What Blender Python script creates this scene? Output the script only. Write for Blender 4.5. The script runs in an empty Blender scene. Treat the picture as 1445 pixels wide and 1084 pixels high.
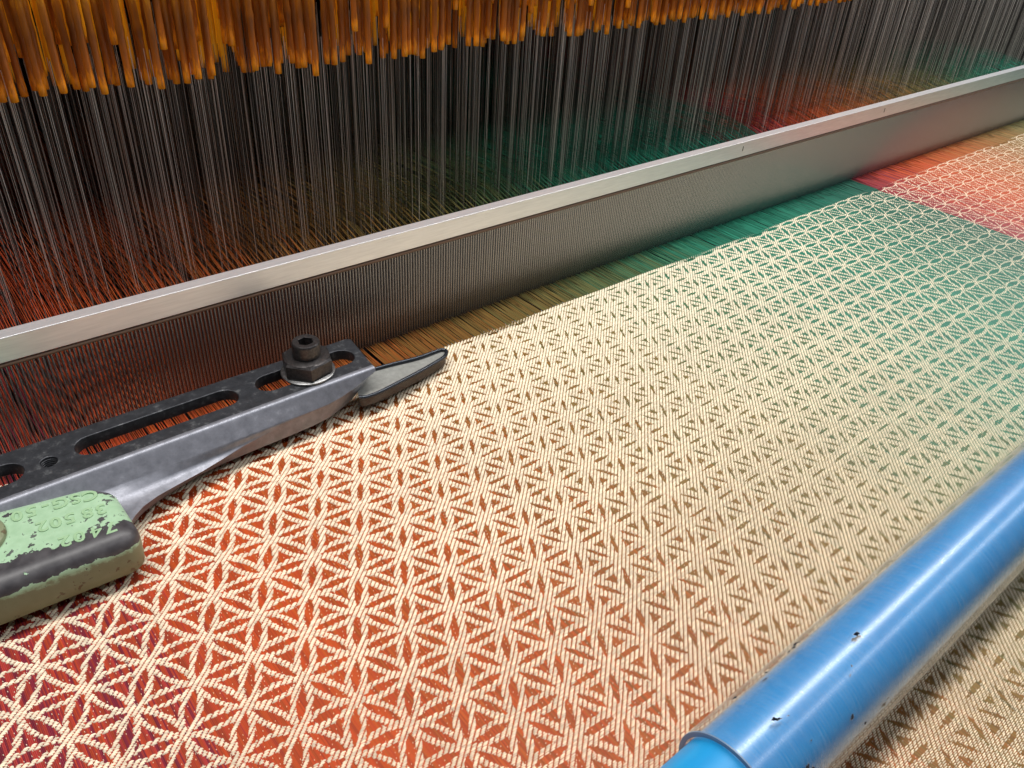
import bpy, bmesh, math, random
import numpy as np
from mathutils import Matrix, Vector

# ------------------------------------------------------------------ scene, camera, light
# one Blender unit is one centimetre; X runs along the reed, Y along the warp, Z is up
scene = bpy.context.scene
scene.unit_settings.system = 'METRIC'
scene.unit_settings.scale_length = 0.01
C = scene.collection
rng = np.random.default_rng(7)
random.seed(7)

FPX, CX, CY, CAMH = 1132.9, 722.5, 542.0, 22.0
M = np.array([[0.770938228767438, -0.3267137282476091, 0.5467288058987496],
              [-0.6343423548988425, -0.4708719172372753, 0.6130982093748792],
              [0.05713163927559035, -0.8194740858208025, -0.5702615176056016]])
cam = bpy.data.cameras.new('camera')
cam.sensor_width = 36.0
cam.lens = FPX / 1445.0 * 36.0
cam.clip_start = 0.5
cam.clip_end = 2000.0
cam.dof.use_dof = True
cam.dof.focus_distance = 40.0
cam.dof.aperture_fstop = 1.4
co = bpy.data.objects.new('camera', cam)
C.objects.link(co)
R3 = Matrix(((M[0][0], -M[0][1], -M[0][2]), (M[1][0], -M[1][1], -M[1][2]), (M[2][0], -M[2][1], -M[2][2])))
co.matrix_world = Matrix.Translation((0, 0, CAMH)) @ R3.to_4x4()
scene.camera = co

world = bpy.data.worlds.new('World')
scene.world = world
world.use_nodes = True
world.node_tree.nodes['Background'].inputs[0].default_value = (0.80, 0.86, 1.0, 1)
world.node_tree.nodes['Background'].inputs[1].default_value = 0.055

def area(name, loc, target, sx, sy, power, col):
    l = bpy.data.lights.new(name, 'AREA')
    l.shape = 'RECTANGLE'
    l.size, l.size_y, l.energy, l.color = sx, sy, power, col
    o = bpy.data.objects.new(name, l)
    C.objects.link(o)
    o.location = loc
    d = Vector(target) - Vector(loc)
    z = -d.normalized()
    x = Vector((1, 0, 0)); x = (x - z * x.dot(z)).normalized()
    y = z.cross(x)
    o.matrix_world = Matrix.Translation(loc) @ Matrix((x, y, z)).transposed().to_4x4()
    return o
area('loom_lamp', (50, 31, 95), (50, 27, 0), 210, 14, 196000, (1.0, 0.98, 0.95))
area('ceiling_lamp', (90, -38, 105), (40, 15, 0), 330, 10, 84000, (0.93, 0.96, 1.0))
vs = scene.view_settings
vs.view_transform = 'Standard'
vs.look = 'None'
vs.exposure = 0.0
vs.gamma = 1.0

# ------------------------------------------------------------------ helpers
def lin(c):
    c = np.asarray(c, float) / 255.0
    return np.where(c <= 0.04045, c / 12.92, ((c + 0.055) / 1.055) ** 2.4)

def obj(name, me, mat=None, parent=None, smooth=False, sharp=None):
    if isinstance(me, bmesh.types.BMesh):
        b = me
        bmesh.ops.recalc_face_normals(b, faces=b.faces)
        me = bpy.data.meshes.new(name)
        b.to_mesh(me)
        b.free()
    if mat is not None and len(me.materials) == 0:
        me.materials.append(mat)
    if smooth:
        me.polygons.foreach_set('use_smooth', np.ones(len(me.polygons), bool))
        if sharp:
            me.set_sharp_from_angle(angle=math.radians(sharp))
    o = bpy.data.objects.new(name, me)
    C.objects.link(o)
    o.parent = parent
    return o

def empty(name, loc=(0, 0, 0)):
    o = bpy.data.objects.new(name, None)
    o.empty_display_size = 0.5
    C.objects.link(o)
    o.location = loc
    return o

def tag(o, label, cat, group=None, kind=None):
    if label: o['label'] = label
    if cat: o['category'] = cat
    if group: o['group'] = group
    if kind: o['kind'] = kind
    return o

def fast_mesh(name, V, F, smooth=True, cols=None):
    """V (n,3), F (m,4) or (m,3) index arrays, cols per point (n,3)"""
    me = bpy.data.meshes.new(name)
    k = F.shape[1]
    me.vertices.add(len(V))
    me.vertices.foreach_set('co', np.ascontiguousarray(V, np.float32).ravel())
    me.loops.add(F.size)
    me.loops.foreach_set('vertex_index', np.ascontiguousarray(F, np.int32).ravel())
    me.polygons.add(len(F))
    me.polygons.foreach_set('loop_start', np.arange(0, F.size, k, dtype=np.int32))
    if smooth:
        me.polygons.foreach_set('use_smooth', np.ones(len(F), bool))
    if cols is not None:
        a = me.attributes.new('Col', 'FLOAT_COLOR', 'POINT')
        c4 = np.ones((len(V), 4), np.float32)
        c4[:, :3] = cols
        a.data.foreach_set('color', c4.ravel())
    me.update(calc_edges=True)
    return me

def bm_box(bm, x0, x1, y0, y1, z0, z1, bev=0.0, seg=2):
    vs_ = [bm.verts.new(p) for p in ((x0, y0, z0), (x1, y0, z0), (x1, y1, z0), (x0, y1, z0), (x0, y0, z1), (x1, y0, z1), (x1, y1, z1), (x0, y1, z1))]
    fs = [bm.faces.new([vs_[i] for i in f]) for f in ((3, 2, 1, 0), (4, 5, 6, 7), (0, 1, 5, 4), (1, 2, 6, 5), (2, 3, 7, 6), (3, 0, 4, 7))]
    if bev:
        es = list({e for f in fs for e in f.edges})
        bmesh.ops.bevel(bm, geom=es, offset=bev, segments=seg, profile=0.5, affect='EDGES')

def bm_lathe(bm, prof, n=32, cap=False):
    """prof list of (r,z), around Z"""
    rings = []
    for r, z in prof:
        rings.append([bm.verts.new((r * math.cos(2 * math.pi * k / n), r * math.sin(2 * math.pi * k / n), z)) for k in range(n)])
    for a, b in zip(rings, rings[1:]):
        for k in range(n):
            bm.faces.new((a[k], a[(k + 1) % n], b[(k + 1) % n], b[k]))
    if cap:
        bm.faces.new(rings[-1])
    return rings

def catmull(P, n=6, closed=False):
    P = [Vector(p) for p in P]
    out = []
    m = len(P)
    for i in range(m if closed else m - 1):
        p0 = P[(i - 1) % m] if closed or i > 0 else P[0]
        p1, p2 = P[i], P[(i + 1) % m]
        p3 = P[(i + 2) % m] if closed or i + 2 < m else P[-1]
        for k in range(n):
            t = k / n
            out.append(0.5 * ((2 * p1) + (-p0 + p2) * t + (2 * p0 - 5 * p1 + 4 * p2 - p3) * t * t + (-p0 + 3 * p1 - 3 * p2 + p3) * t ** 3))
    if not closed:
        out.append(P[-1])
    return out

def bm_tube(bm, path, r, n=10):
    rings = []
    m = len(path)
    for i, p in enumerate(path):
        d = (path[min(i + 1, m - 1)] - path[max(i - 1, 0)]).normalized()
        u = d.cross(Vector((0, 0, 1))).normalized()
        w = u.cross(d)
        rings.append([bm.verts.new(p + r * (math.cos(2 * math.pi * k / n) * u + math.sin(2 * math.pi * k / n) * w)) for k in range(n)])
    for a, b in zip(rings, rings[1:]):
        for k in range(n):
            bm.faces.new((a[k], a[(k + 1) % n], b[(k + 1) % n], b[k]))
    bm.faces.new(rings[0]); bm.faces.new(rings[-1])

# ------------------------------------------------------------------ materials
class NT:
    def __init__(self, name):
        self.m = bpy.data.materials.new(name)
        self.m.use_nodes = True
        self.t = self.m.node_tree
        self.b = self.t.nodes['Principled BSDF']
    def n(self, typ, **kw):
        nd = self.t.nodes.new(typ)
        for k, v in kw.items():
            if k.startswith('i_'):
                key = k[2:]
                key = int(key) if key.isdigit() else key.replace('_', ' ')
                nd.inputs[key].default_value = v
            else:
                setattr(nd, k, v)
        return nd
    def l(self, a, ao, b, bi):
        self.t.links.new(a.outputs[ao], b.inputs[bi])
    def set(self, **kw):
        for k, v in kw.items():
            self.b.inputs[k.replace('_', ' ')].default_value = v
        return self
    def noise(self, scale, detail=4, rough=0.6, vec=None, coord='Object', mscale=None):
        tc = self.n('ShaderNodeTexCoord')
        nz = self.n('ShaderNodeTexNoise', i_Scale=scale, i_Detail=detail, i_Roughness=rough)
        if mscale:
            mp = self.n('ShaderNodeMapping'); mp.inputs['Scale'].default_value = mscale
            self.l(tc, coord, mp, 0); self.l(mp, 0, nz, 'Vector')
        else:
            self.l(tc, coord, nz, 'Vector')
        return nz
    def ramp(self, src, out, stops):
        r = self.n('ShaderNodeValToRGB')
        e = r.color_ramp.elements
        while len(e) < len(stops): e.new(0.5)
        for k, (p, c) in enumerate(stops):
            e[k].position = p
            e[k].color = (*c, 1) if len(c) == 3 else c
        self.l(src, out, r, 0)
        return r
    def bump(self, src, out, strength, dist):
        b = self.n('ShaderNodeBump', i_Strength=strength, i_Distance=dist)
        self.l(src, out, b, 'Height')
        self.l(b, 0, self.b, 'Normal')
        return b

g3 = lambda v: (v, v, v)

def yarn_mat(name, rough, spec, sheen):
    t = NT(name)
    a = t.n('ShaderNodeAttribute', attribute_name='Col')
    t.l(a, 'Color', t.b, 'Base Color')
    t.set(Roughness=rough)
    t.b.inputs['Specular IOR Level'].default_value = spec
    t.b.inputs['Sheen Weight'].default_value = sheen
    t.b.inputs['Sheen Roughness'].default_value = 0.5
    return t.m
M_weft = yarn_mat('cream_silk_weft', 0.45, 0.45, 0.08)
M_warp = yarn_mat('dyed_silk_warp', 0.5, 0.35, 0.05)

t = NT('brushed_rail_steel').set(Metallic=0.75, Roughness=0.38)
nz = t.noise(3.0, 5, 0.6, mscale=(0.25, 4, 4)); r = t.ramp(nz, 0, [(0.3, (0.74, 0.75, 0.78)), (0.7, (0.86, 0.87, 0.90))]); t.l(r, 0, t.b, 'Base Color')
nz2 = t.noise(8.0, 3, 0.6, mscale=(0.6, 6, 6)); r2 = t.ramp(nz2, 0, [(0.3, g3(0.32)), (0.75, g3(0.46))]); t.l(r2, 0, t.b, 'Roughness')
M_rail = t.m
t = NT('dent_steel').set(Metallic=0.88, Roughness=0.26); t.b.inputs['Base Color'].default_value = (0.31, 0.315, 0.33, 1); M_dent = t.m
t = NT('brown_binding').set(Roughness=0.45); t.b.inputs['Base Color'].default_value = (0.16, 0.09, 0.055, 1); M_bind = t.m
t = NT('dark_tick_ink').set(Roughness=0.6); t.b.inputs['Base Color'].default_value = (0.02, 0.018, 0.018, 1); M_ink = t.m

t = NT('gunmetal_casting').set(Metallic=0.85)
nz = t.noise(2.2, 8, 0.68); r = t.ramp(nz, 0, [(0.30, (0.17, 0.175, 0.20)), (0.62, (0.26, 0.265, 0.30)), (0.80, (0.40, 0.41, 0.45))]); t.l(r, 0, t.b, 'Base Color')
nz2 = t.noise(14.0, 6, 0.7); r2 = t.ramp(nz2, 0, [(0.3, g3(0.40)), (0.72, g3(0.58))]); t.l(r2, 0, t.b, 'Roughness')
t.bump(nz2, 0, 0.10, 0.02)
M_cast = t.m
t = NT('dark_oxide_plate').set(Metallic=0.7)
nz = t.noise(2.6, 8, 0.7); r = t.ramp(nz, 0, [(0.30, (0.030, 0.031, 0.036)), (0.56, (0.06, 0.062, 0.07)), (0.72, (0.20, 0.205, 0.21))]); t.l(r, 0, t.b, 'Base Color')
nz2 = t.noise(14.0, 6, 0.7); r2 = t.ramp(nz2, 0, [(0.3, g3(0.38)), (0.72, g3(0.58))]); t.l(r2, 0, t.b, 'Roughness'); t.bump(nz2, 0, 0.12, 0.02)
M_plate = t.m
t = NT('polished_dish').set(Metallic=0.35, Roughness=0.3); nz = t.noise(5, 5, 0.6); r = t.ramp(nz, 0, [(0.3, (0.30, 0.30, 0.28)), (0.7, (0.42, 0.42, 0.39))]); t.l(r, 0, t.b, 'Base Color'); M_dish = t.m
t = NT('black_enamel_rim').set(Metallic=0.6, Roughness=0.22); t.b.inputs['Base Color'].default_value = (0.035, 0.04, 0.05, 1); M_rim = t.m
t = NT('black_oxide_steel').set(Metallic=0.8, Roughness=0.36)
nz = t.noise(9, 6, 0.7); r = t.ramp(nz, 0, [(0.35, (0.045, 0.042, 0.042)), (0.75, (0.11, 0.10, 0.10))]); t.l(r, 0, t.b, 'Base Color'); t.bump(nz, 0, 0.12, 0.03); M_oxide = t.m
t = NT('zinc_washer').set(Metallic=0.9, Roughness=0.35); nz = t.noise(7, 5, 0.6); r = t.ramp(nz, 0, [(0.35, g3(0.16)), (0.75, g3(0.34))]); t.l(r, 0, t.b, 'Base Color'); M_zinc = t.m

# chipped green paint on iron: wear along the front edge and the corner, scattered chips
t = NT('chipped_green_paint')
tc = t.n('ShaderNodeTexCoord'); sep = t.n('ShaderNodeSeparateXYZ'); t.l(tc, 'Object', sep, 0)
nA = t.noise(1.3, 6, 0.6); nB = t.noise(2.9, 5, 0.62)
def mth(op, a, b=None, clamp=False):
    nd = t.n('ShaderNodeMath', operation=op); nd.use_clamp = clamp
    for k, s in enumerate((a, b)):
        if s is None: continue
        if isinstance(s, (int, float)): nd.inputs[k].default_value = s
        else: t.t.links.new(s, nd.inputs[k])
    return nd.outputs[0]
X_, Y_, Z_ = sep.outputs
nAo, nBo = nA.outputs[0], nB.outputs[0]
def band(v, lo, hi):
    nd = t.n('ShaderNodeMapRange', interpolation_type='SMOOTHSTEP'); nd.inputs['From Min'].default_value = lo; nd.inputs['From Max'].default_value = hi
    t.t.links.new(v, nd.inputs['Value']); return nd.outputs[0]
# wear weight along the rounded front edge (high Z, low Y), in block coordinates
ylow = mth('ADD', Y_, mth('MULTIPLY', X_, 0.06))
edge = mth('MULTIPLY', band(ylow, 2.0, 0.55), band(Z_, 0.95, 1.25))
corner = mth('MULTIPLY', mth('MULTIPLY', band(X_, 2.55, 3.15), band(Z_, 0.7, 1.1)), band(Y_, 2.2, 3.3))
chips = band(nBo, 0.625, 0.64)
w = mth('ADD', mth('MULTIPLY', edge, 0.70), mth('MULTIPLY', corner, 0.55))
w = mth('ADD', w, mth('MULTIPLY', mth('SUBTRACT', nAo, 0.5), 2.1))
mask = mth('MAXIMUM', band(w, 0.34, 0.37), mth('MULTIPLY', chips, 0.9))
nC = t.noise(3.0, 3, 0.5)
grn = t.ramp(nC, 0, [(0.3, (0.30, 0.46, 0.29)), (0.7, (0.37, 0.54, 0.36))])
irn = t.ramp(nC, 0, [(0.3, (0.035, 0.032, 0.036)), (0.7, (0.075, 0.07, 0.075))])
mx = t.n('ShaderNodeMix', data_type='RGBA'); t.t.links.new(mask, mx.inputs[0]); t.t.links.new(grn.outputs[0], mx.inputs[6]); t.t.links.new(irn.outputs[0], mx.inputs[7])
gr = mth('MULTIPLY', band(mth('ADD', Z_, mth('MULTIPLY', mth('SUBTRACT', nBo, 0.5), 0.9)), 1.08, 0.86), 0.72)  # brown grime on the lower sides, with shade and warm bounce painted in
grime_shade_mix = t.n('ShaderNodeMix', data_type='RGBA'); t.t.links.new(gr, grime_shade_mix.inputs[0]); t.t.links.new(mx.outputs[2], grime_shade_mix.inputs[6]); grime_shade_mix.inputs[7].default_value = (0.15, 0.115, 0.05, 1)
t.t.links.new(grime_shade_mix.outputs[2], t.b.inputs['Base Color'])
t.set(Roughness=0.42)
bp = t.n('ShaderNodeBump', i_Strength=0.6, i_Distance=0.04, invert=True); t.t.links.new(mask, bp.inputs['Height']); t.l(bp, 0, t.b, 'Normal')
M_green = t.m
t = NT('green_paint_letters').set(Roughness=0.45); nz = t.noise(6, 4, 0.6); r = t.ramp(nz, 0, [(0.3, (0.26, 0.42, 0.23)), (0.7, (0.34, 0.50, 0.30))]); t.l(r, 0, t.b, 'Base Color'); M_letter = t.m

t = NT('blue_enamel_rod').set(Roughness=0.5)
nz = t.noise(1.4, 4, 0.6, mscale=(0.2, 1, 1)); r = t.ramp(nz, 0, [(0.3, (0.004, 0.25, 0.58)), (0.7, (0.006, 0.31, 0.66))]); t.l(r, 0, t.b, 'Base Color'); M_blue = t.m

# clear plastic sleeve: see-through wall with a glossy skin, milky scuffs and dark smudges
t = NT('clear_scuffed_sleeve')
tr = t.n('ShaderNodeBsdfTransparent'); tr.inputs[0].default_value = (0.93, 0.95, 0.97, 1)
t.b.inputs['Base Color'].default_value = (0.75, 0.78, 0.82, 1); t.set(Roughness=0.15)
t.b.inputs['IOR'].default_value = 1.49
lwt = t.n('ShaderNodeLayerWeight', i_Blend=0.5); pw = t.n('ShaderNodeMath', operation='POWER'); pw.inputs[1].default_value = 4.5; t.l(lwt, 'Facing', pw, 0)
fr = t.n('ShaderNodeMath', operation='MULTIPLY_ADD'); fr.inputs[1].default_value = 0.9; fr.inputs[2].default_value = 0.045; t.l(pw, 0, fr, 0)
gl = t.n('ShaderNodeBsdfGlossy'); gl.inputs['Roughness'].default_value = 0.11
nz = t.noise(5.0, 6, 0.7, mscale=(6, 0.7, 0.7)); rr = t.ramp(nz, 0, [(0.35, g3(0.16)), (0.75, g3(0.42))]); t.l(rr, 0, gl, 'Roughness')
m1 = t.n('ShaderNodeMixShader'); t.l(fr, 0, m1, 0); t.l(tr, 0, m1, 1); t.l(gl, 0, m1, 2)
df = t.n('ShaderNodeBsdfDiffuse'); 
nm = t.noise(2.3, 7, 0.7, mscale=(5, 0.35, 0.35)); sc = t.ramp(nm, 0, [(0.42, g3(0.015)), (0.62, g3(0.05)), (0.78, g3(0.11))])
nk = t.noise(1.15, 5, 0.55, mscale=(1.0, 1.3, 1.3)); tcs = t.n('ShaderNodeTexCoord'); sps = t.n('ShaderNodeSeparateXYZ'); t.l(tcs, 'Object', sps, 0)
mrs = t.n('ShaderNodeMapRange', interpolation_type='SMOOTHSTEP'); mrs.inputs['From Min'].default_value = 20.5; mrs.inputs['From Max'].default_value = 17.5; mrs.inputs['To Max'].default_value = 0.10; t.l(sps, 'X', mrs, 'Value')
ads = t.n('ShaderNodeMath', operation='ADD'); t.l(nk, 0, ads, 0); t.l(mrs, 0, ads, 1)
dk = t.ramp(ads, 0, [(0.76, g3(0)), (0.775, g3(1.0))])
cm = t.n('ShaderNodeMix', data_type='RGBA'); t.l(dk, 0, cm, 0); cm.inputs[6].default_value = (0.75, 0.8, 0.85, 1); cm.inputs[7].default_value = (0.008, 0.012, 0.02, 1)
t.t.links.new(cm.outputs[2], df.inputs[0])
mxf = t.n('ShaderNodeMath', operation='MAXIMUM'); t.l(sc, 0, mxf, 0); t.l(dk, 0, mxf, 1)
m2 = t.n('ShaderNodeMixShader'); t.l(mxf, 0, m2, 0); t.l(m1, 0, m2, 1); t.l(df, 0, m2, 2)
t.l(m2, 0, t.t.nodes['Material Output'], 'Surface')
M_clear = t.m

t = NT('cut_plastic_edge').set(Roughness=0.4); t.b.inputs['Base Color'].default_value = (0.16, 0.24, 0.36, 1); M_ring = t.m

# heddle sleeves: orange tips, dirty brown middles, yellow upper ends, streaked along their length
t = NT('stained_orange_sleeve').set(Roughness=0.3)
tc = t.n('ShaderNodeTexCoord'); sep = t.n('ShaderNodeSeparateXYZ'); t.l(tc, 'Object', sep, 0)
oi = t.n('ShaderNodeObjectInfo')
nz = t.n('ShaderNodeTexNoise', noise_dimensions='4D', i_Scale=3.2, i_Detail=6.0, i_Roughness=0.65)
mp = t.n('ShaderNodeMapping'); mp.inputs['Scale'].default_value = (2.2, 2.2, 0.55); t.l(tc, 'Object', mp, 0); t.l(mp, 0, nz, 'Vector')
m40 = t.n('ShaderNodeMath', operation='MULTIPLY'); m40.inputs[1].default_value = 40; t.l(oi, 'Random', m40, 0); t.l(m40, 0, nz, 'W')
ad = t.n('ShaderNodeMath', operation='MULTIPLY_ADD'); ad.inputs[1].default_value = 2.6; ad.inputs[2].default_value = -1.3; t.l(nz, 0, ad, 0)
sm = t.n('ShaderNodeMath', operation='ADD'); t.l(sep, 'Z', sm, 0); t.l(ad, 0, sm, 1)
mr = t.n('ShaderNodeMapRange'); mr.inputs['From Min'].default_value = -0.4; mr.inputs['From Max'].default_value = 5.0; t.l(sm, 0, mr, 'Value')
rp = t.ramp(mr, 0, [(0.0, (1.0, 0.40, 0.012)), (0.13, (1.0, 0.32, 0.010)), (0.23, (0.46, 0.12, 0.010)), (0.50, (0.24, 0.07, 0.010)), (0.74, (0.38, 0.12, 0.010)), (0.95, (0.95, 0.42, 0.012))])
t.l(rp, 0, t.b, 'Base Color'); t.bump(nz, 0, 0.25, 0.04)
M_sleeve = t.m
t = NT('heddle_wire_steel').set(Metallic=0.45, Roughness=0.3)
a = t.n('ShaderNodeAttribute', attribute_name='Col'); t.l(a, 'Color', t.b, 'Base Color'); M_wire = t.m
t = NT('heddle_wire_front').set(Metallic=0.45, Roughness=0.25)
nz = t.noise(9, 3, 0.7, mscale=(1, 1, 1.2)); r = t.ramp(nz, 0, [(0.35, (0.5, 0.46, 0.41)), (0.7, (0.95, 0.86, 0.74))]); t.l(r, 0, t.b, 'Base Color'); M_wiref = t.m
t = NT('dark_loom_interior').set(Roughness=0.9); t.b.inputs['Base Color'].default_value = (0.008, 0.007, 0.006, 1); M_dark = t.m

# ------------------------------------------------------------------ colours along the warp, weave layout
PER = 65.0                        # the dye gradient repeats; the sharp green / magenta step lies at X = 62.3
STEP = 62.3
stops_x = np.array([0, 3.5, 7, 12, 16, 20, 25, 30, 35, 40, 45, 52, 58, 65.0])
stops_c = np.array([lin(c) for c in ((150, 44, 44), (164, 54, 30), (172, 64, 18), (172, 74, 18), (160, 82, 25), (144, 88, 34), (126, 94, 42), (108, 94, 48), (84, 94, 54), (48, 100, 70), (16, 108, 84), (10, 110, 86), (10, 98, 78), (14, 80, 64))])
def dye(x):
    u = np.mod(x - STEP, PER)
    return np.stack([np.interp(u, stops_x, stops_c[:, k]) for k in range(3)], -1)
EP, WP, CELL, ROWH = 0.045, 0.056, 1.77, 1.533
I0, I1 = int(-9 / EP), int(118 / EP)
ends = np.arange(I0, I1)
end_x = ends * EP
jit = rng.normal(0, 1.0, len(ends)) * 2.2
u0 = np.mod(end_x - STEP, PER)
safe = np.minimum(u0, PER - u0)
jit = np.clip(jit, -safe * 0.9, safe * 0.9)
end_col = dye(end_x + jit)
# near the magenta start of the gradient, magenta and red ends alternate in little groups
grp = (np.sin(ends * 0.9) + 0.6 * np.sin(ends * 0.37 + 1)) > 0.35
wine = (u0 < 8) & (rng.random(len(ends)) < np.where(grp, 1.0, 0.25) * np.clip(1.0 - u0 / 7.5, 0, 1))
end_col[wine] = lin((116, 24, 44))
end_col *= (0.70 + 0.55 * rng.random(len(ends)))[:, None]

def bow(x):
    return 0.105 * 1.5 * np.log1p(np.exp(-(x - 15.0) / 1.5))
def swell(x, y):
    return 0.035 * np.sin(x * 0.31 + 0.6) * np.sin(y * 0.36 + 0.3) + 0.02 * np.sin(x * 0.83 + y * 0.57)
FELL = 28.15

def proj(P):
    Q = (P - np.array([0, 0, CAMH])) @ M
    return CX + FPX * Q[:, 0] / Q[:, 2], CY + FPX * Q[:, 1] / Q[:, 2], Q[:, 2]

# pattern: overlapping circles on a hexagonal grid, drawn in cream; line width varies along X
NX, NY = 14.48, 20.19
J0, J1 = int(-7 / WP), int(FELL / WP)
jj = np.arange(J0, J1 + 1)
CP = 0.03                         # spacing of the interlacing columns of the weave
cols_i = np.arange(int(-9 / CP), int(118 / CP))
Xg, Yg = np.meshgrid(cols_i * CP, jj * WP)
row = (Yg - NY) / ROWH
r0 = np.floor(row).astype(int)
dmin = np.full(Xg.shape, 9.0); cnt = np.zeros(Xg.shape, int)
for dr in (-1, 0, 1, 2):
    rr_ = r0 + dr
    xo = NX + np.mod(rr_, 2) * CELL * 0.5
    k0 = np.floor((Xg - xo) / CELL)
    dy = (Yg - (NY + rr_ * ROWH)) * (CELL * math.sqrt(3) / 2 / ROWH)
    for dk_ in (-1, 0, 1, 2):
        dx = Xg - (xo + (k0 + dk_) * CELL)
        d = np.sqrt(dx * dx + dy * dy)
        dmin = np.minimum(dmin, np.abs(d - CELL))
        cnt += d < CELL
lw = np.interp(Xg, [-6, 3, 8, 13, 20, 30, 38, 46, 54, 62, 100], [0.155, 0.17, 0.20, 0.25, 0.31, 0.335, 0.28, 0.19, 0.11, 0.08, 0.08])
cream = dmin < lw * 0.5 + 0.012 * np.sin(Xg * 7.3 + Yg * 5.1)
Ig, Jg = np.meshgrid(cols_i, jj)
up = cream & (np.mod(Ig - 2 * Jg, 7) > 1)
up |= (~cream) & (np.mod(Ig * 5 + Jg * 3, 19) < 1) & (Xg < 45) & (rng.random(Xg.shape) < 0.6)
up |= (~cream) & (Xg > 45) & (cnt == 3) & (np.mod(Ig, 24) < 2) & (np.mod(Jg, 3) > 0)
pad = np.zeros((up.shape[0], 1), bool)
dif = np.diff(np.concatenate([pad, up, pad], 1).astype(np.int8), axis=1)
sj, si = np.nonzero(dif == 1)
ej, ei = np.nonzero(dif == -1)
ln = ei - si
xa = (cols_i[0] + si - 0.5) * CP
xb = (cols_i[0] + ei - 0.5) * CP
yc = (jj[0] + sj) * WP
xm = 0.5 * (xa + xb); ym = yc + bow(xm)
px, py, dep = proj(np.stack([xm, ym, np.zeros_like(xm)], -1))
keep = (dep > 3) & (px > -220) & (px < 1680) & (py > -60) & (py < 1330) & (ym < FELL + 2.5)
xa, xb, yc, ln, xm, dep = [q[keep] for q in (xa, xb, yc, ln, xm, dep)]

def floats(sel, near):
    a, b, y, n_ = xa[sel], xb[sel], yc[sel], ln[sel]
    m = len(a)
    dot = n_ <= 1
    over = np.where(dot, -0.004, 0.008)
    a = a - over; b = b + over
    hgt = np.interp(a, [22, 50], [1.0, 0.40]) * np.where(dot, 0.014, 0.035) * (0.82 + 0.36 * rng.random(m))
    y = y + rng.normal(0, 0.0035, m)
    half = 0.5 * WP * np.where(dot, 0.6, 0.76)
    if near:
        T = np.array([0.0, 0.28, 0.72, 1.0]); Hh = np.array([-0.15, 0.92, 1.0, -0.15]); W = np.array([0.55, 1.0, 1.0, 0.55])
    else:
        T = np.array([0.0, 0.5, 1.0]); Hh = np.array([-0.1, 1.0, -0.1]); W = np.array([0.6, 1.05, 0.6])
    S = len(T)
    X = a[:, None] + (b - a)[:, None] * T[None]
    V = np.zeros((m, S, 3, 3))
    sl = rng.normal(0, 0.004, m)
    for k, (oy, oz) in enumerate(((-1, -0.35), (0, 1), (1, -0.35))):
        V[:, :, k, 0] = X
        V[:, :, k, 1] = y[:, None] + half[:, None] * W[None] * oy + sl[:, None] * (T[None] - 0.5)
        V[:, :, k, 2] = hgt[:, None] * Hh[None] if oz == 1 else -0.042
    V = V.reshape(-1, 3)
    V[:, 2] += swell(V[:, 0], V[:, 1])
    V[:, 1] += bow(V[:, 0])
    F = []
    for s in range(S - 1):
        for k in (0, 1):
            F.append((s * 3 + k, (s + 1) * 3 + k, (s + 1) * 3 + k + 1, s * 3 + k + 1))
    F = np.array(F)
    F = (np.arange(m)[:, None, None] * (S * 3) + F[None]).reshape(-1, 4)
    base = lin((240, 224, 196))
    rowv = 0.94 + 0.1 * np.sin(y * 91.7 + np.sin(y * 23.1) * 4)
    col = base[None] * ((0.80 + 0.28 * rng.random(m)) * rowv)[:, None]
    col = np.repeat(col, S * 3, 0)
    return V, F, col

cloth = empty('patterned_cloth', (30, 15, 0))
tag(cloth, 'woven cloth with cream circle lattice over rainbow shaded warp', 'cloth')
def put(o, parent):                       # keep world geometry under an empty that stands elsewhere
    o.parent = parent
    o.matrix_parent_inverse = Matrix.Translation(-Vector(parent.location))
    return o
nearsel = dep < 46
for sel, near in ((nearsel, True), (~nearsel, False)):
    V, F, col = floats(sel, near)
    o = obj('weft_floats', fast_mesh('weft_floats', V, F, True, col), M_weft)
    put(o, cloth); o['kind'] = 'stuff'
    print('floats', near, sel.sum(), 'tris', len(F) * 2)

# warp ends inside the cloth: a ridge for every end
ys = np.concatenate([np.arange(-7.0, FELL - 0.3, 1.2), [FELL]])
nE, nY = len(ends), len(ys)
V = np.zeros((nE, nY, 3, 3))
for k, (ox, oz) in enumerate(((-0.5, -0.052), (0.0, -0.024), (0.5, -0.052))):
    V[:, :, k, 0] = end_x[:, None] + ox * EP
    V[:, :, k, 1] = ys[None]
    V[:, :, k, 2] = oz
V[:, :, :, 2] += swell(V[:, :, :, 0], V[:, :, :, 1])
yb = V[:, :, :, 1] + bow(V[:, :, :, 0])
V[:, :, :, 1] = np.minimum(yb, FELL + 0.15)
idx = np.arange(nE * nY * 3).reshape(nE, nY, 3)
F = np.concatenate([np.stack([idx[:, :-1, k], idx[:, :-1, k + 1], idx[:, 1:, k + 1], idx[:, 1:, k]], -1).reshape(-1, 4) for k in (0, 1)])
col = np.repeat(end_col, nY * 3, 0)
o = obj('warp_ground', fast_mesh('warp_ground', V.reshape(-1, 3), F, True, col), M_warp)
put(o, cloth); o['kind'] = 'stuff'

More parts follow.
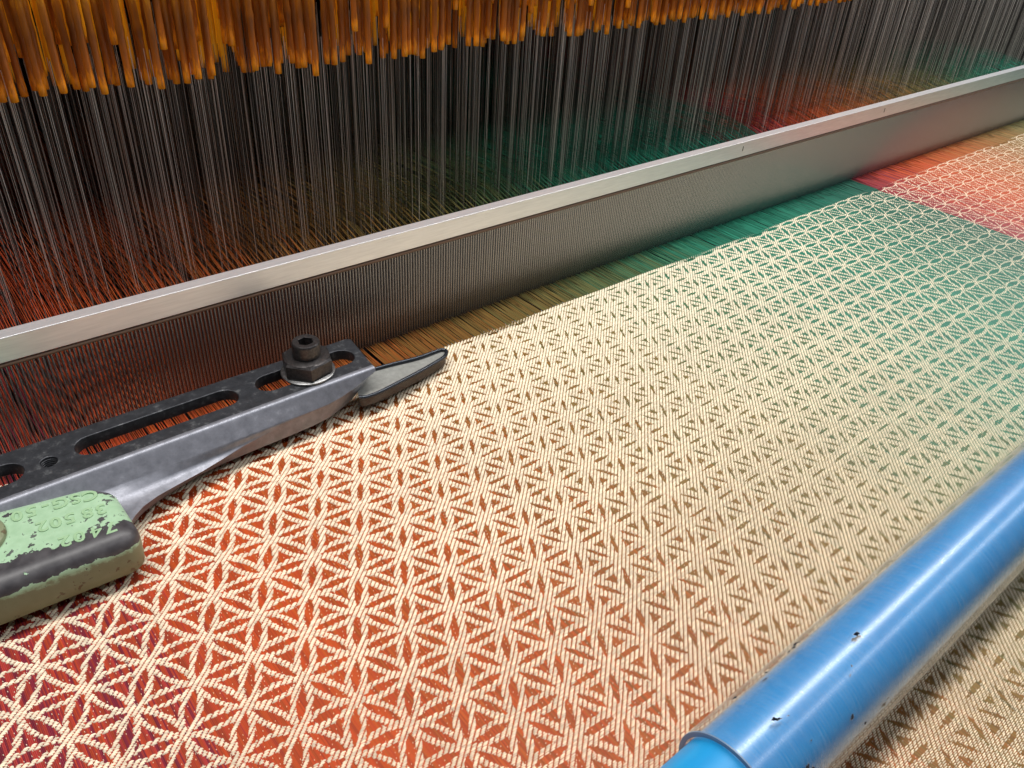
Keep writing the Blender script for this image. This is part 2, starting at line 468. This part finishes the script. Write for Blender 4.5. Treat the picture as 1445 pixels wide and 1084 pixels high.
# ------------------------------------------------------------------ open warp from the fell through the reed to the heddles
REEDY = 30.2
keepE = rng.random(nE) > 0.13
ke = np.nonzero(keepE)[0]
raised = np.mod(ke * 3, 8) < 3
eye_y = 41.0 + 1.7 * np.mod(ke * 3, 8) + rng.normal(0, 0.1, len(ke))
eye_z = np.where(raised, 1.6 + 0.10 * (eye_y - 41) + rng.normal(0, 0.05, len(ke)), -0.9)
jz = rng.normal(0, 0.03, len(ke))
n = len(ke); S = 6
V = np.zeros((n, S, 3, 3))
rad = EP * 0.52
jx = rng.normal(0, 0.015, n)
ones = np.ones(n)
SY_ = [(FELL - 0.25) * ones, (FELL + 0.9) * ones, REEDY * ones, 36.0 * ones, eye_y, 90.0 * ones]
SZ_ = [0 * ones, 0 * ones, 0.02 * eye_z, 0.12 * eye_z, eye_z, 0.6 * eye_z]
SJ_ = [0.0, 0.25, 1.0, 1.0, 1.0, 0.3]
for s_ in range(S):
    for k, (ox, oz) in enumerate(((-1, -0.6), (0, 1.0), (1, -0.6))):
        V[:, s_, k, 0] = end_x[ke] + jx * SJ_[s_] + ox * rad
        V[:, s_, k, 1] = SY_[s_]
        V[:, s_, k, 2] = -0.03 + jz * SJ_[s_] + SZ_[s_] + oz * rad * 0.8
idx = np.arange(n * S * 3).reshape(n, S, 3)
F = np.concatenate([np.stack([idx[:, :-1, k], idx[:, :-1, (k + 1) % 3], idx[:, 1:, (k + 1) % 3], idx[:, 1:, k]], -1).reshape(-1, 4) for k in range(3)])
o = obj('warp_threads', fast_mesh('warp_threads', V.reshape(-1, 3), F, True, np.repeat(end_col[ke], S * 3, 0)), M_warp)
tag(o, 'dyed warp threads running from the cloth edge through the reed', 'threads', kind='stuff')

# the dark inside of the loom, below and behind
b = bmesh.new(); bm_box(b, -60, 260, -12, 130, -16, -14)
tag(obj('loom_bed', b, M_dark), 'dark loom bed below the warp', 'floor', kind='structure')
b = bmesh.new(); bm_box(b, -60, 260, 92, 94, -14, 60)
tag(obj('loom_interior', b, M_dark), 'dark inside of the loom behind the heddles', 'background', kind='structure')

b = bmesh.new(); bm_box(b, -60, 260, 45.5, 91.5, 24, 25.2)  # unseen board, added to keep lamp light off the rear heddles and warp
tag(obj('unseen_shade_board', b, M_dark), 'added unseen shade board above the heddle sleeves', 'board')
b = bmesh.new(); bm_box(b, -60, 260, 33.5, 35.4, 26, 31)  # unseen beam, added to darken the warp just behind the reed
tag(obj('unseen_shade_beam', b, M_dark), 'added unseen beam shading the warp behind the reed', 'beam')
# ------------------------------------------------------------------ reed
reed = empty('weaving_reed', (40, REEDY, -1.5))
tag(reed, 'long steel weaving reed with bright top rail behind the cloth', 'reed')
X0, X1 = -14.0, 150.0
b = bmesh.new(); bm_box(b, X0, X1, 30.2, 30.84, 4.80, 5.79, 0.022, 2)
put(obj('top_rail', b, M_rail), reed)
b = bmesh.new(); bm_tube(b, [Vector((x, 30.27, 4.66)) for x in np.linspace(X0, X1, 5)], 0.085, 10)
put(obj('binding_strip', b, M_bind, smooth=True, sharp=60), reed)
b = bmesh.new(); bm_box(b, X0, X1, 30.24, 30.80, -2.4, -1.6, 0.05, 2)
put(obj('bottom_rail', b, M_rail), reed)
DP = 0.155
dx = np.arange(X0 + 0.2, X1 - 0.2, DP)
n = len(dx)
hw = 0.029
dxj = dx + rng.normal(0, 0.004, n)
V = np.zeros((n, 8, 3))
for k, (sx, sy, z) in enumerate(((-1, 0, -1.7), (1, 0, -1.7), (1, 1, -1.7), (-1, 1, -1.7), (-1, 0, 4.85), (1, 0, 4.85), (1, 1, 4.85), (-1, 1, 4.85))):
    V[:, k, 0] = dxj + sx * hw; V[:, k, 1] = 30.32 + 0.34 * sy; V[:, k, 2] = z
F = np.array([(0, 1, 5, 4), (1, 2, 6, 5), (2, 3, 7, 6), (3, 0, 4, 7)])
F = (np.arange(n)[:, None, None] * 8 + F[None]).reshape(-1, 4)
o = obj('dents', fast_mesh('dents', V.reshape(-1, 3), F, False), M_dent); put(o, reed); o['kind'] = 'stuff'
for xk in (45.9, 64.0):
    b = bmesh.new(); bm_box(b, xk - 0.035, xk + 0.035, 30.188, 30.2, 5.18, 5.5)
    put(obj('tick_mark', b, M_ink), reed)

# ------------------------------------------------------------------ heddles: orange sleeves and steel wires
def sleeve_bm(seed):
    rr = random.Random(seed)
    b = bmesh.new()
    n = 12
    prof = [(0.125, 0.25), (0.13, 0.01), (0.15, -0.005), (0.165, 0.015), (0.17, 0.35)]
    kn = rr.uniform(2.2, 3.4)
    zz = 0.9
    while zz < 8.5:
        prof.append((0.158 + rr.uniform(-0.006, 0.007) + (0.028 if abs(zz - kn) < 0.16 else 0), zz)); zz += rr.uniform(0.18, 0.42)
    rings = bm_lathe(b, prof, n)
    ph = rr.uniform(0, 6)
    for v in b.verts:
        v.co.x += 0.02 * math.sin(v.co.z * 0.9 + ph); v.co.y += 0.02 * math.cos(v.co.z * 0.7 + ph)
    return b
def to_me(b, name, mat):
    bmesh.ops.recalc_face_normals(b, faces=b.faces)
    me = bpy.data.meshes.new(name); b.to_mesh(me); b.free()
    me.polygons.foreach_set('use_smooth', np.ones(len(me.polygons), bool)); me.materials.append(mat)
    return me
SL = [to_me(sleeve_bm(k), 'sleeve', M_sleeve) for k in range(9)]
b = bmesh.new(); bm_tube(b, [Vector((0, 0, z)) for z in (-22, -11, 0.3)], 0.021, 6)
WI = to_me(b, 'wire', M_wiref)
ZB = 11.15
def heddle(x, y, z, tilt, label, group):
    e = empty('heddle', (x, y, z))
    e.rotation_euler = (tilt[0], tilt[1], random.uniform(0, 6.28))
    tag(e, label, 'heddle', group)
    s = bpy.data.objects.new('sleeve', random.choice(SL)); C.objects.link(s); s.parent = e
    w = bpy.data.objects.new('wire', WI); C.objects.link(w); w.parent = e
zones = [(-99, 19, 'orange sleeved heddle hanging above the red warp at far left', 'heddles above the red warp'),
         (19, 38, 'orange sleeved heddle hanging above the ochre and olive warp', 'heddles above the ochre warp'),
         (38, 999, 'small orange sleeved heddle hanging above the dark green warp', 'heddles above the green warp')]
rows_y = [40.0, 41.1, 42.2]
cnt_h = 0
for ri, yy in enumerate(rows_y):
    x = 3.2 + ri * 0.33
    while x < 74:
        z = ZB + (40 - yy) * 0.12 + random.gauss(0, 0.14) + (random.uniform(1.2, 2.2) if random.random() < 0.24 else 0)
        zn = [q for q in zones if q[0] <= x < q[1]][0]
        if z > ZB + 0.75:
            zn = (0, 0, 'raised ' + zn[2].replace('heddle hanging above', 'heddle ending above its neighbours over'), 'raised ' + zn[3])
        heddle(x, yy + random.uniform(-0.35, 0.35), z, (random.gauss(0, 0.002), random.gauss(0, 0.003)), zn[2], zn[3])
        cnt_h += 1
        x += random.choice((0.42, 0.55, 0.8, 1.2)) * random.uniform(0.9, 1.1)
print('heddles', cnt_h)
# rows further back: sleeves and wires too many to tell apart
bm_parts = []
Vs, Fs, off = [], [], 0
tmpl = SL[0]
tv = np.zeros(len(tmpl.vertices) * 3, np.float32); tmpl.vertices.foreach_get('co', tv); tv = tv.reshape(-1, 3)
tf = np.array([p.vertices[:] for p in tmpl.polygons])
for yy in (43.6, 45.2, 47.0):
    x = 2.0 + random.random()
    while x < 110:
        p = tv.copy(); a_ = random.uniform(0, 6.28)
        p[:, :2] = p[:, :2] @ np.array([[math.cos(a_), -math.sin(a_)], [math.sin(a_), math.cos(a_)]])
        Vs.append(p + np.array([x, yy + random.uniform(-.5, .5), ZB + (40 - yy) * 0.10 + random.gauss(0, 0.2) + (1.6 if random.random() < 0.3 else 0)])); Fs.append(tf + off); off += len(tv)
        x += random.uniform(0.4, 1.3)
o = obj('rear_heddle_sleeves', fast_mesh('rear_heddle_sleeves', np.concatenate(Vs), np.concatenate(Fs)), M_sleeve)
tag(o, 'deeper rows of orange heddle sleeves at the top', 'heddle sleeves', kind='stuff')
nW = 6600
wx = (np.arange(nW) + rng.uniform(-1.5, 1.5, nW)) * 150.0 / nW; wy = 40.4 + 18 * rng.random(nW) ** 1.4
wr = rng.uniform(0.008, 0.015, nW)
lean = rng.normal(0, 0.0015, nW)
ang = np.arange(5) * 2 * math.pi / 5
zz = np.array([-13.0, 0.0, 23.5])
V = np.zeros((nW, 3, 5, 3))
V[..., 0] = wx[:, None, None] + wr[:, None, None] * np.cos(ang)[None, None] + lean[:, None, None] * zz[None, :, None]
V[..., 1] = wy[:, None, None] + wr[:, None, None] * np.sin(ang)[None, None]
V[..., 2] = zz[None, :, None]
V[:, 2, :, 2] = (11.5 + 1.2 * rng.random(nW) + np.where(wx > 85, 12, 0))[:, None]
idx = np.arange(15).reshape(3, 5)
F = np.array([(idx[s, k], idx[s, (k + 1) % 5], idx[s + 1, (k + 1) % 5], idx[s + 1, k]) for s in (0, 1) for k in range(5)])
F = (np.arange(nW)[:, None, None] * 15 + F[None]).reshape(-1, 4)
wc = np.array([0.66, 0.61, 0.55])[None] * np.where(rng.random(nW) < 0.36, 1.5, rng.uniform(0.06, 0.30, nW))[:, None] * np.array([1, 1, 1])[None]
o = obj('heddle_wires', fast_mesh('heddle_wires', V.reshape(-1, 3), F, True, np.repeat(wc, 15, 0)), M_wire)
tag(o, 'dense curtain of thin steel heddle wires behind the reed', 'wires', kind='stuff')

# ------------------------------------------------------------------ temple bar
BX = -6.0
bar = empty('temple_bar', (6, 27, 0.4))
tag(bar, 'grey steel temple bar with slots and bolt lying over the cloth edge', 'temple bar')
cu = bpy.data.curves.new('plate', 'CURVE'); cu.dimensions = '2D'; cu.fill_mode = 'BOTH'; cu.extrude = 0.22; cu.bevel_depth = 0.035; cu.bevel_resolution = 2
def poly(pts):
    s = cu.splines.new('POLY'); s.points.add(len(pts) - 1); s.use_cyclic_u = True
    for p, q in zip(s.points, pts): p.co = (q[0], q[1], 0, 1)
def stadium(x0, x1, y, h, n=10):
    return [(x1 - h + h * math.cos(a), y + h * math.sin(a)) for a in np.linspace(-math.pi / 2, math.pi / 2, n)] + [(x0 + h + h * math.cos(a), y + h * math.sin(a)) for a in np.linspace(math.pi / 2, 3 * math.pi / 2, n)]
poly([(BX, 26.24), (14.98, 26.24), (15.28, 28.62), (15.12, 28.74), (BX, 28.74)])
SY = 27.5
poly(stadium(2.95, 9.35, SY, 0.62)); poly(stadium(10.1, 14.8, SY, 0.64)); poly(stadium(-5.2, 1.3, SY, 0.62))
poly([(2.06 + 0.33 * math.cos(a), 27.36 + 0.33 * math.sin(a)) for a in np.linspace(0, 2 * math.pi, 20, endpoint=False)])
tmp = bpy.data.objects.new('tmp', cu); C.objects.link(tmp)
dg = bpy.context.evaluated_depsgraph_get()
me = bpy.data.meshes.new_from_object(tmp.evaluated_get(dg))
bpy.data.objects.remove(tmp); bpy.data.curves.remove(cu)
me.transform(Matrix.Translation((0, 0, 1.745)))
me.materials.clear()
put(obj('slotted_plate', me, M_plate, smooth=True, sharp=35), bar)
# front casting, lofted along X: T top edge, A lower edge of the bright face, B flange edge, Cc underside
st = [(-6.0, (25.42, 1.3), (23.6, .92), (23.75, .42)), (2.9, (25.44, 1.3), (23.35, .92), (23.5, .42)), (3.4, (25.44, 1.3), (23.62, .92), (23.78, .40)), (3.8, (25.45, 1.3), (24.05, .91), (24.2, .40)),
      (4.2, (25.45, 1.3), (24.36, .90), (24.46, .40)), (4.8, (25.45, 1.3), (24.60, .90), (24.72, .40)), (5.6, (25.45, 1.3), (24.77, .90), (24.98, .40)), (6.6, (25.45, 1.3), (24.97, .90), (25.24, .40)), (7.6, (25.46, 1.3), (25.20, .93), (25.36, .40)),
      (8.6, (25.46, 1.3), (25.40, 1.0), (25.42, .40)), (9.6, (25.47, 1.3), (25.46, 1.12), (25.45, .40)), (10.6, (25.50, 1.3), (25.52, 1.2), (25.47, .40)), (11.6, (25.53, 1.3), (25.57, 1.22), (25.52, .40)), (12.4, (25.56, 1.3), (25.60, 1.22), (25.60, .42)),
      (13.1, (25.62, 1.38), (25.67, 1.31), (25.80, .46)), (13.8, (25.72, 1.52), (25.78, 1.46), (26.0, .60)), (14.4, (25.82, 1.68), (25.88, 1.62), (26.12, .95)), (15.0, (25.94, 1.84), (26.0, 1.78), (26.25, 1.42))]
b = bmesh.new(); rings = []
for x, A, B, Cc in st:
    f = lambda P, Q, k: (P[0] + (Q[0] - P[0]) * k, P[1] + (Q[1] - P[1]) * k)
    T = (25.985, 1.925)
    mid = ((A[0] * 0.62 + B[0] * 0.38), A[1] * 0.25 + B[1] * 0.75)      # hollow of the cove
    Cc = (Cc[0] + 0.10, Cc[1] + 0.05)
    Cb = (Cc[0] + 0.4, Cc[1] - 0.02)
    pts = [(26.28, 1.995), (26.17, 1.998), (26.08, 1.985), (26.02, 1.96), T, f(T, A, .12), f(T, A, .5), f(T, A, .92), A, f(A, mid, .3), f(A, mid, .7), mid, f(mid, B, .5), f(mid, B, .93), B, f(B, Cc, .06), f(B, Cc, .5), Cc, Cb, (26.5, max(1.3, Cc[1])), (26.5, 1.55)]
    rings.append([b.verts.new((x, p[0], p[1])) for p in pts])
for r0_, r1_ in zip(rings, rings[1:]):
    for k in range(len(r0_) - 1):
        b.faces.new((r0_[k], r1_[k], r1_[k + 1], r0_[k + 1]))
b.faces.new(rings[-1])
put(obj('front_flange', b, M_cast, smooth=True, sharp=42), bar)
b = bmesh.new()
bm_lathe(b, [(0.34, 1.985), (0.30, 1.96)] + [q for k in range(5) for q in ((0.325, 1.92 - 0.085 * k), (0.275, 1.88 - 0.085 * k))], 28)
b.transform(Matrix.Translation((2.06, 27.36, 0)))
put(obj('threaded_hole', b, M_plate), bar)
# spiked ring roller inside, seen through the slots
b = bmesh.new()
prof = []
xx = -4.0
rings = []
while xx < 12.6:
    for r_, d_ in ((0.40, 0.0), (0.62, 0.10), (0.64, 0.28), (0.62, 0.46), (0.40, 0.56)):
        rings.append((xx + d_, r_))
    xx += 0.72
rv = [[b.verts.new((x, 27.0 + r_ * math.cos(2 * math.pi * k / 16), 0.9 + r_ * math.sin(2 * math.pi * k / 16))) for k in range(16)] for x, r_ in rings]
for a_, c_ in zip(rv, rv[1:]):
    for k in range(16): b.faces.new((a_[k], a_[(k + 1) % 16], c_[(k + 1) % 16], c_[k]))
put(obj('ring_roller', b, M_zinc, smooth=True, sharp=50), bar)
# bolt, nut, washer
def at(name, b, mat, loc, parent, smooth=True, sharp=40, tilt=None):
    o = obj(name, b, mat, None, smooth, sharp)
    o.location = loc
    if tilt: o.rotation_euler = tilt
    return put(o, parent)
BL = (12.45, 27.32)
b = bmesh.new(); bm_lathe(b, [(0.3, 0), (1.12, 0), (1.16, 0.03), (1.16, 0.10), (1.12, 0.13), (0.3, 0.13)], 40)
at('washer', b, M_zinc, (*BL, 2.0), bar)
b = bmesh.new()
rings = bm_lathe(b, [(1.06, 0.0), (1.12, 0.07), (1.12, 0.62), (1.02, 0.72)], 6)
# round the upper corners of the nut as a real chamfer: a lathe cone on top
bm_lathe(b, [(0.97, 0.70), (0.86, 0.745), (0.60, 0.75), (0.58, 0.68)], 36)
f_ = b.faces.new(rings[-1])
at('hex_nut', b, M_oxide, (*BL, 2.13), bar, sharp=30, tilt=(0, 0, math.radians(12)))
b = bmesh.new()
bm_lathe(b, [(0.60, 0.0), (0.60, 0.78), (0.585, 0.84), (0.54, 0.88), (0.34, 0.88)], 36)
hx = [b.verts.new((0.335 * math.cos(math.radians(60 * k + 15)), 0.335 * math.sin(math.radians(60 * k + 15)), 0.865)) for k in range(6)]
hb = [b.verts.new((0.33 * math.cos(math.radians(60 * k + 15)), 0.33 * math.sin(math.radians(60 * k + 15)), 0.42)) for k in range(6)]
for k in range(6): b.faces.new((hx[k], hx[(k + 1) % 6], hb[(k + 1) % 6], hb[k]))
b.faces.new(hb)
ring34 = [b.verts.new((0.335 * math.cos(2 * math.pi * k / 36), 0.335 * math.sin(2 * math.pi * k / 36), 0.88)) for k in range(36)]
for k in range(36):
    j = int(((k * 10 - 15) % 360) // 60)
    b.faces.new((ring34[k], ring34[(k + 1) % 36], hx[(j + 1) % 6])) 
for j in range(6):
    k = int((15 + 60 * j) // 10) + 1
    b.faces.new((hx[j], ring34[k % 36], hx[(j + 1) % 6]))
at('cap_screw', b, M_oxide, (BL[0] + 0.02, BL[1], 2.68), bar, sharp=35)
# pointed dish (cloth guide) with a black rolled rim
path_u = [(14.6, 27.25, 1.02), (15.3, 27.2, 1.0), (16.5, 27.1, .96), (17.8, 27.04, .84), (18.95, 27.18, .70), (19.45, 27.22, .65), (19.62, 27.06, .63), (19.50, 26.84, .64), (19.1, 26.56, .67), (17.7, 26.1, .80), (16.4, 25.76, .92), (14.9, 25.46, 1.0), (14.2, 25.48, 1.0), (13.95, 25.66, .98)]
pp = catmull(path_u, 6)
guide_b = bmesh.new()
lo = [guide_b.verts.new((p.x, p.y, p.z - 0.07)) for p in pp]
guide_b.faces.new(lo)
skirt_b = bmesh.new()
sa = [skirt_b.verts.new((p.x, p.y, p.z - 0.05)) for p in pp]
sc_ = [skirt_b.verts.new((p.x * 0.98 + 16.5 * 0.02, p.y * 0.92 + 26.5 * 0.08, max(0.14, p.z - 0.55))) for p in pp]
for k in range(len(pp) - 1): skirt_b.faces.new((sa[k], sa[k + 1], sc_[k + 1], sc_[k]))
gd = obj('cloth_guide', guide_b, M_dish, smooth=True, sharp=40); put(gd, bar)
b = bmesh.new(); bm_tube(b, pp, 0.095, 10)
so = obj('skirt', skirt_b, M_oxide, smooth=True, sharp=60); so.parent = gd
ro = obj('rim', b, M_rim, smooth=True, sharp=60); ro.parent = gd

# ------------------------------------------------------------------ green bracket
BO = Vector((0, 21.8, 0.5))
br = empty('temple_bracket', BO)
tag(br, 'chipped green iron bracket with raised numbers clamped on the temple bar', 'bracket')
core = [(-7.0, 23.05), (2.85, 22.45), (2.80, 24.35), (2.45, 24.72), (-7.0, 26.6)]
def outline(r, dz):
    out = []
    m = len(core)
    for i in range(m):
        p0, p1, p2 = [np.array(core[(i + k) % m]) for k in (-1, 0, 1)]
        d0 = (p1 - p0) / np.linalg.norm(p1 - p0); d1 = (p2 - p1) / np.linalg.norm(p2 - p1)
        a0 = math.atan2(-d0[0], d0[1]); a1 = math.atan2(-d1[0], d1[1])
        a0 = math.atan2(d0[0] * -1, d0[1]); 
        n0 = math.atan2(-d0[0], d0[1]); n1 = math.atan2(-d1[0], d1[1])
        while n1 < n0: n1 += 2 * math.pi
        for s in range(6):
            a_ = n0 + (n1 - n0) * s / 5
            out.append((p1[0] + r * math.cos(a_) - BO.x, p1[1] + r * math.sin(a_) - BO.y, dz - BO.z))
    return out
b = bmesh.new(); rings = []
for r_, z_ in ((0.55, 0.44), (0.62, 0.52), (0.65, 1.0), (0.66, 1.50), (0.63, 1.68), (0.54, 1.84), (0.40, 1.96), (0.22, 2.035), (0.05, 2.06)):
    rings.append([b.verts.new(p) for p in outline(r_, z_)])
for a_, c_ in zip(rings, rings[1:]):
    for k in range(len(a_)): b.faces.new((a_[k], a_[(k + 1) % len(a_)], c_[(k + 1) % len(a_)], c_[k]))
b.faces.new(rings[-1]); b.faces.new(rings[0][::-1])
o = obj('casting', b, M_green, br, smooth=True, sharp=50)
def text_row(name, body, cx_, cy_, size, rot, z):
    cu = bpy.data.curves.new(name, 'FONT'); cu.body = body; cu.size = size; cu.extrude = 0.022; cu.bevel_depth = 0.012; cu.align_x = 'CENTER'; cu.align_y = 'CENTER'; cu.space_character = 1.12; cu.offset = 0.004; cu.resolution_u = 3
    tmp = bpy.data.objects.new('tmp', cu); C.objects.link(tmp)
    dg = bpy.context.evaluated_depsgraph_get()
    me = bpy.data.meshes.new_from_object(tmp.evaluated_get(dg))
    bpy.data.objects.remove(tmp); bpy.data.curves.remove(cu)
    me.transform(Matrix.Rotation(rot, 4, 'Z')); me.materials.clear()
    o = obj(name, me, M_letter, br)
    o.location = (cx_ - BO.x, cy_ - BO.y, z - BO.z)
    return o
TROT = math.radians(180 - 5)
for ch, x_, y_ in (('0', 0.47, 24.97), ('5', 0.90, 24.93), ('-', 1.33, 24.88), ('G', 1.78, 24.80), ('S', 2.24, 24.72), ('C', 2.68, 24.60),
                   ('2', 1.0, 23.98), ('0', 1.40, 23.92), ('5', 1.82, 23.86), ('8', 2.36, 23.78), ('3', 2.76, 23.70),
                   ('2', 1.40, 22.86), ('0', 1.82, 22.82), ('4', 2.32, 22.74), ('7', 2.76, 22.66)):
    text_row('raised_character', ch, x_, y_, 0.72, TROT, 2.06 - 0.10 * max(0, 22.9 - y_))
b = bmesh.new(); bm_lathe(b, [(1.06, 0.0), (1.06, 0.14), (1.0, 0.20), (0.4, 0.22)], 40, cap=True)
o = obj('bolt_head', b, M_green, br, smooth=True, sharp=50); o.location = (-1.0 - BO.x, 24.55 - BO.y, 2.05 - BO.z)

# ------------------------------------------------------------------ blue roller in its clear sleeve
RY, RZ = 4.40, 1.60
rol = empty('cloth_roller', (40, RY, 0.0))
tag(rol, 'blue roller in a clear scuffed plastic sleeve lying across the cloth', 'roller')
def cyl_x(name, x0, x1, prof, mat, n=72):
    b = bmesh.new(); rv = []
    for x, r_ in prof:
        rv.append([b.verts.new((x, RY + r_ * math.cos(2 * math.pi * k / n), RZ + r_ * math.sin(2 * math.pi * k / n))) for k in range(n)])
    for a_, c_ in zip(rv, rv[1:]):
        for k in range(n): b.faces.new((a_[k], a_[(k + 1) % n], c_[(k + 1) % n], c_[k]))
    return put(obj(name, b, mat, smooth=True, sharp=40), rol)
cyl_x('blue_rod', 0, 0, [(2.0, 0.01), (2.0, 1.36)] + [(x, 1.36) for x in np.linspace(13, 110, 12)] + [(110, 0.01)], M_blue)
SX0, SX1 = 12.4, 108.0
cyl_x('sleeve_end_ring', 0, 0, [(SX0 - 0.01, 1.42), (SX0 - 0.02, 1.48), (SX0 - 0.01, 1.555), (SX0 + 0.03, 1.562), (SX0 + 0.03, 1.42), (SX0 - 0.01, 1.42)], M_ring)
cyl_x('clear_sleeve', 0, 0, [(SX0, 1.40), (SX0, 1.53), (SX0 + 0.03, 1.557)] + [(x, 1.557) for x in np.linspace(15, SX1, 10)] + [(SX1, 1.40)] + [(x, 1.40) for x in np.linspace(SX1 - 1, SX0, 6)], M_clear)
print('objects', len(bpy.data.objects))
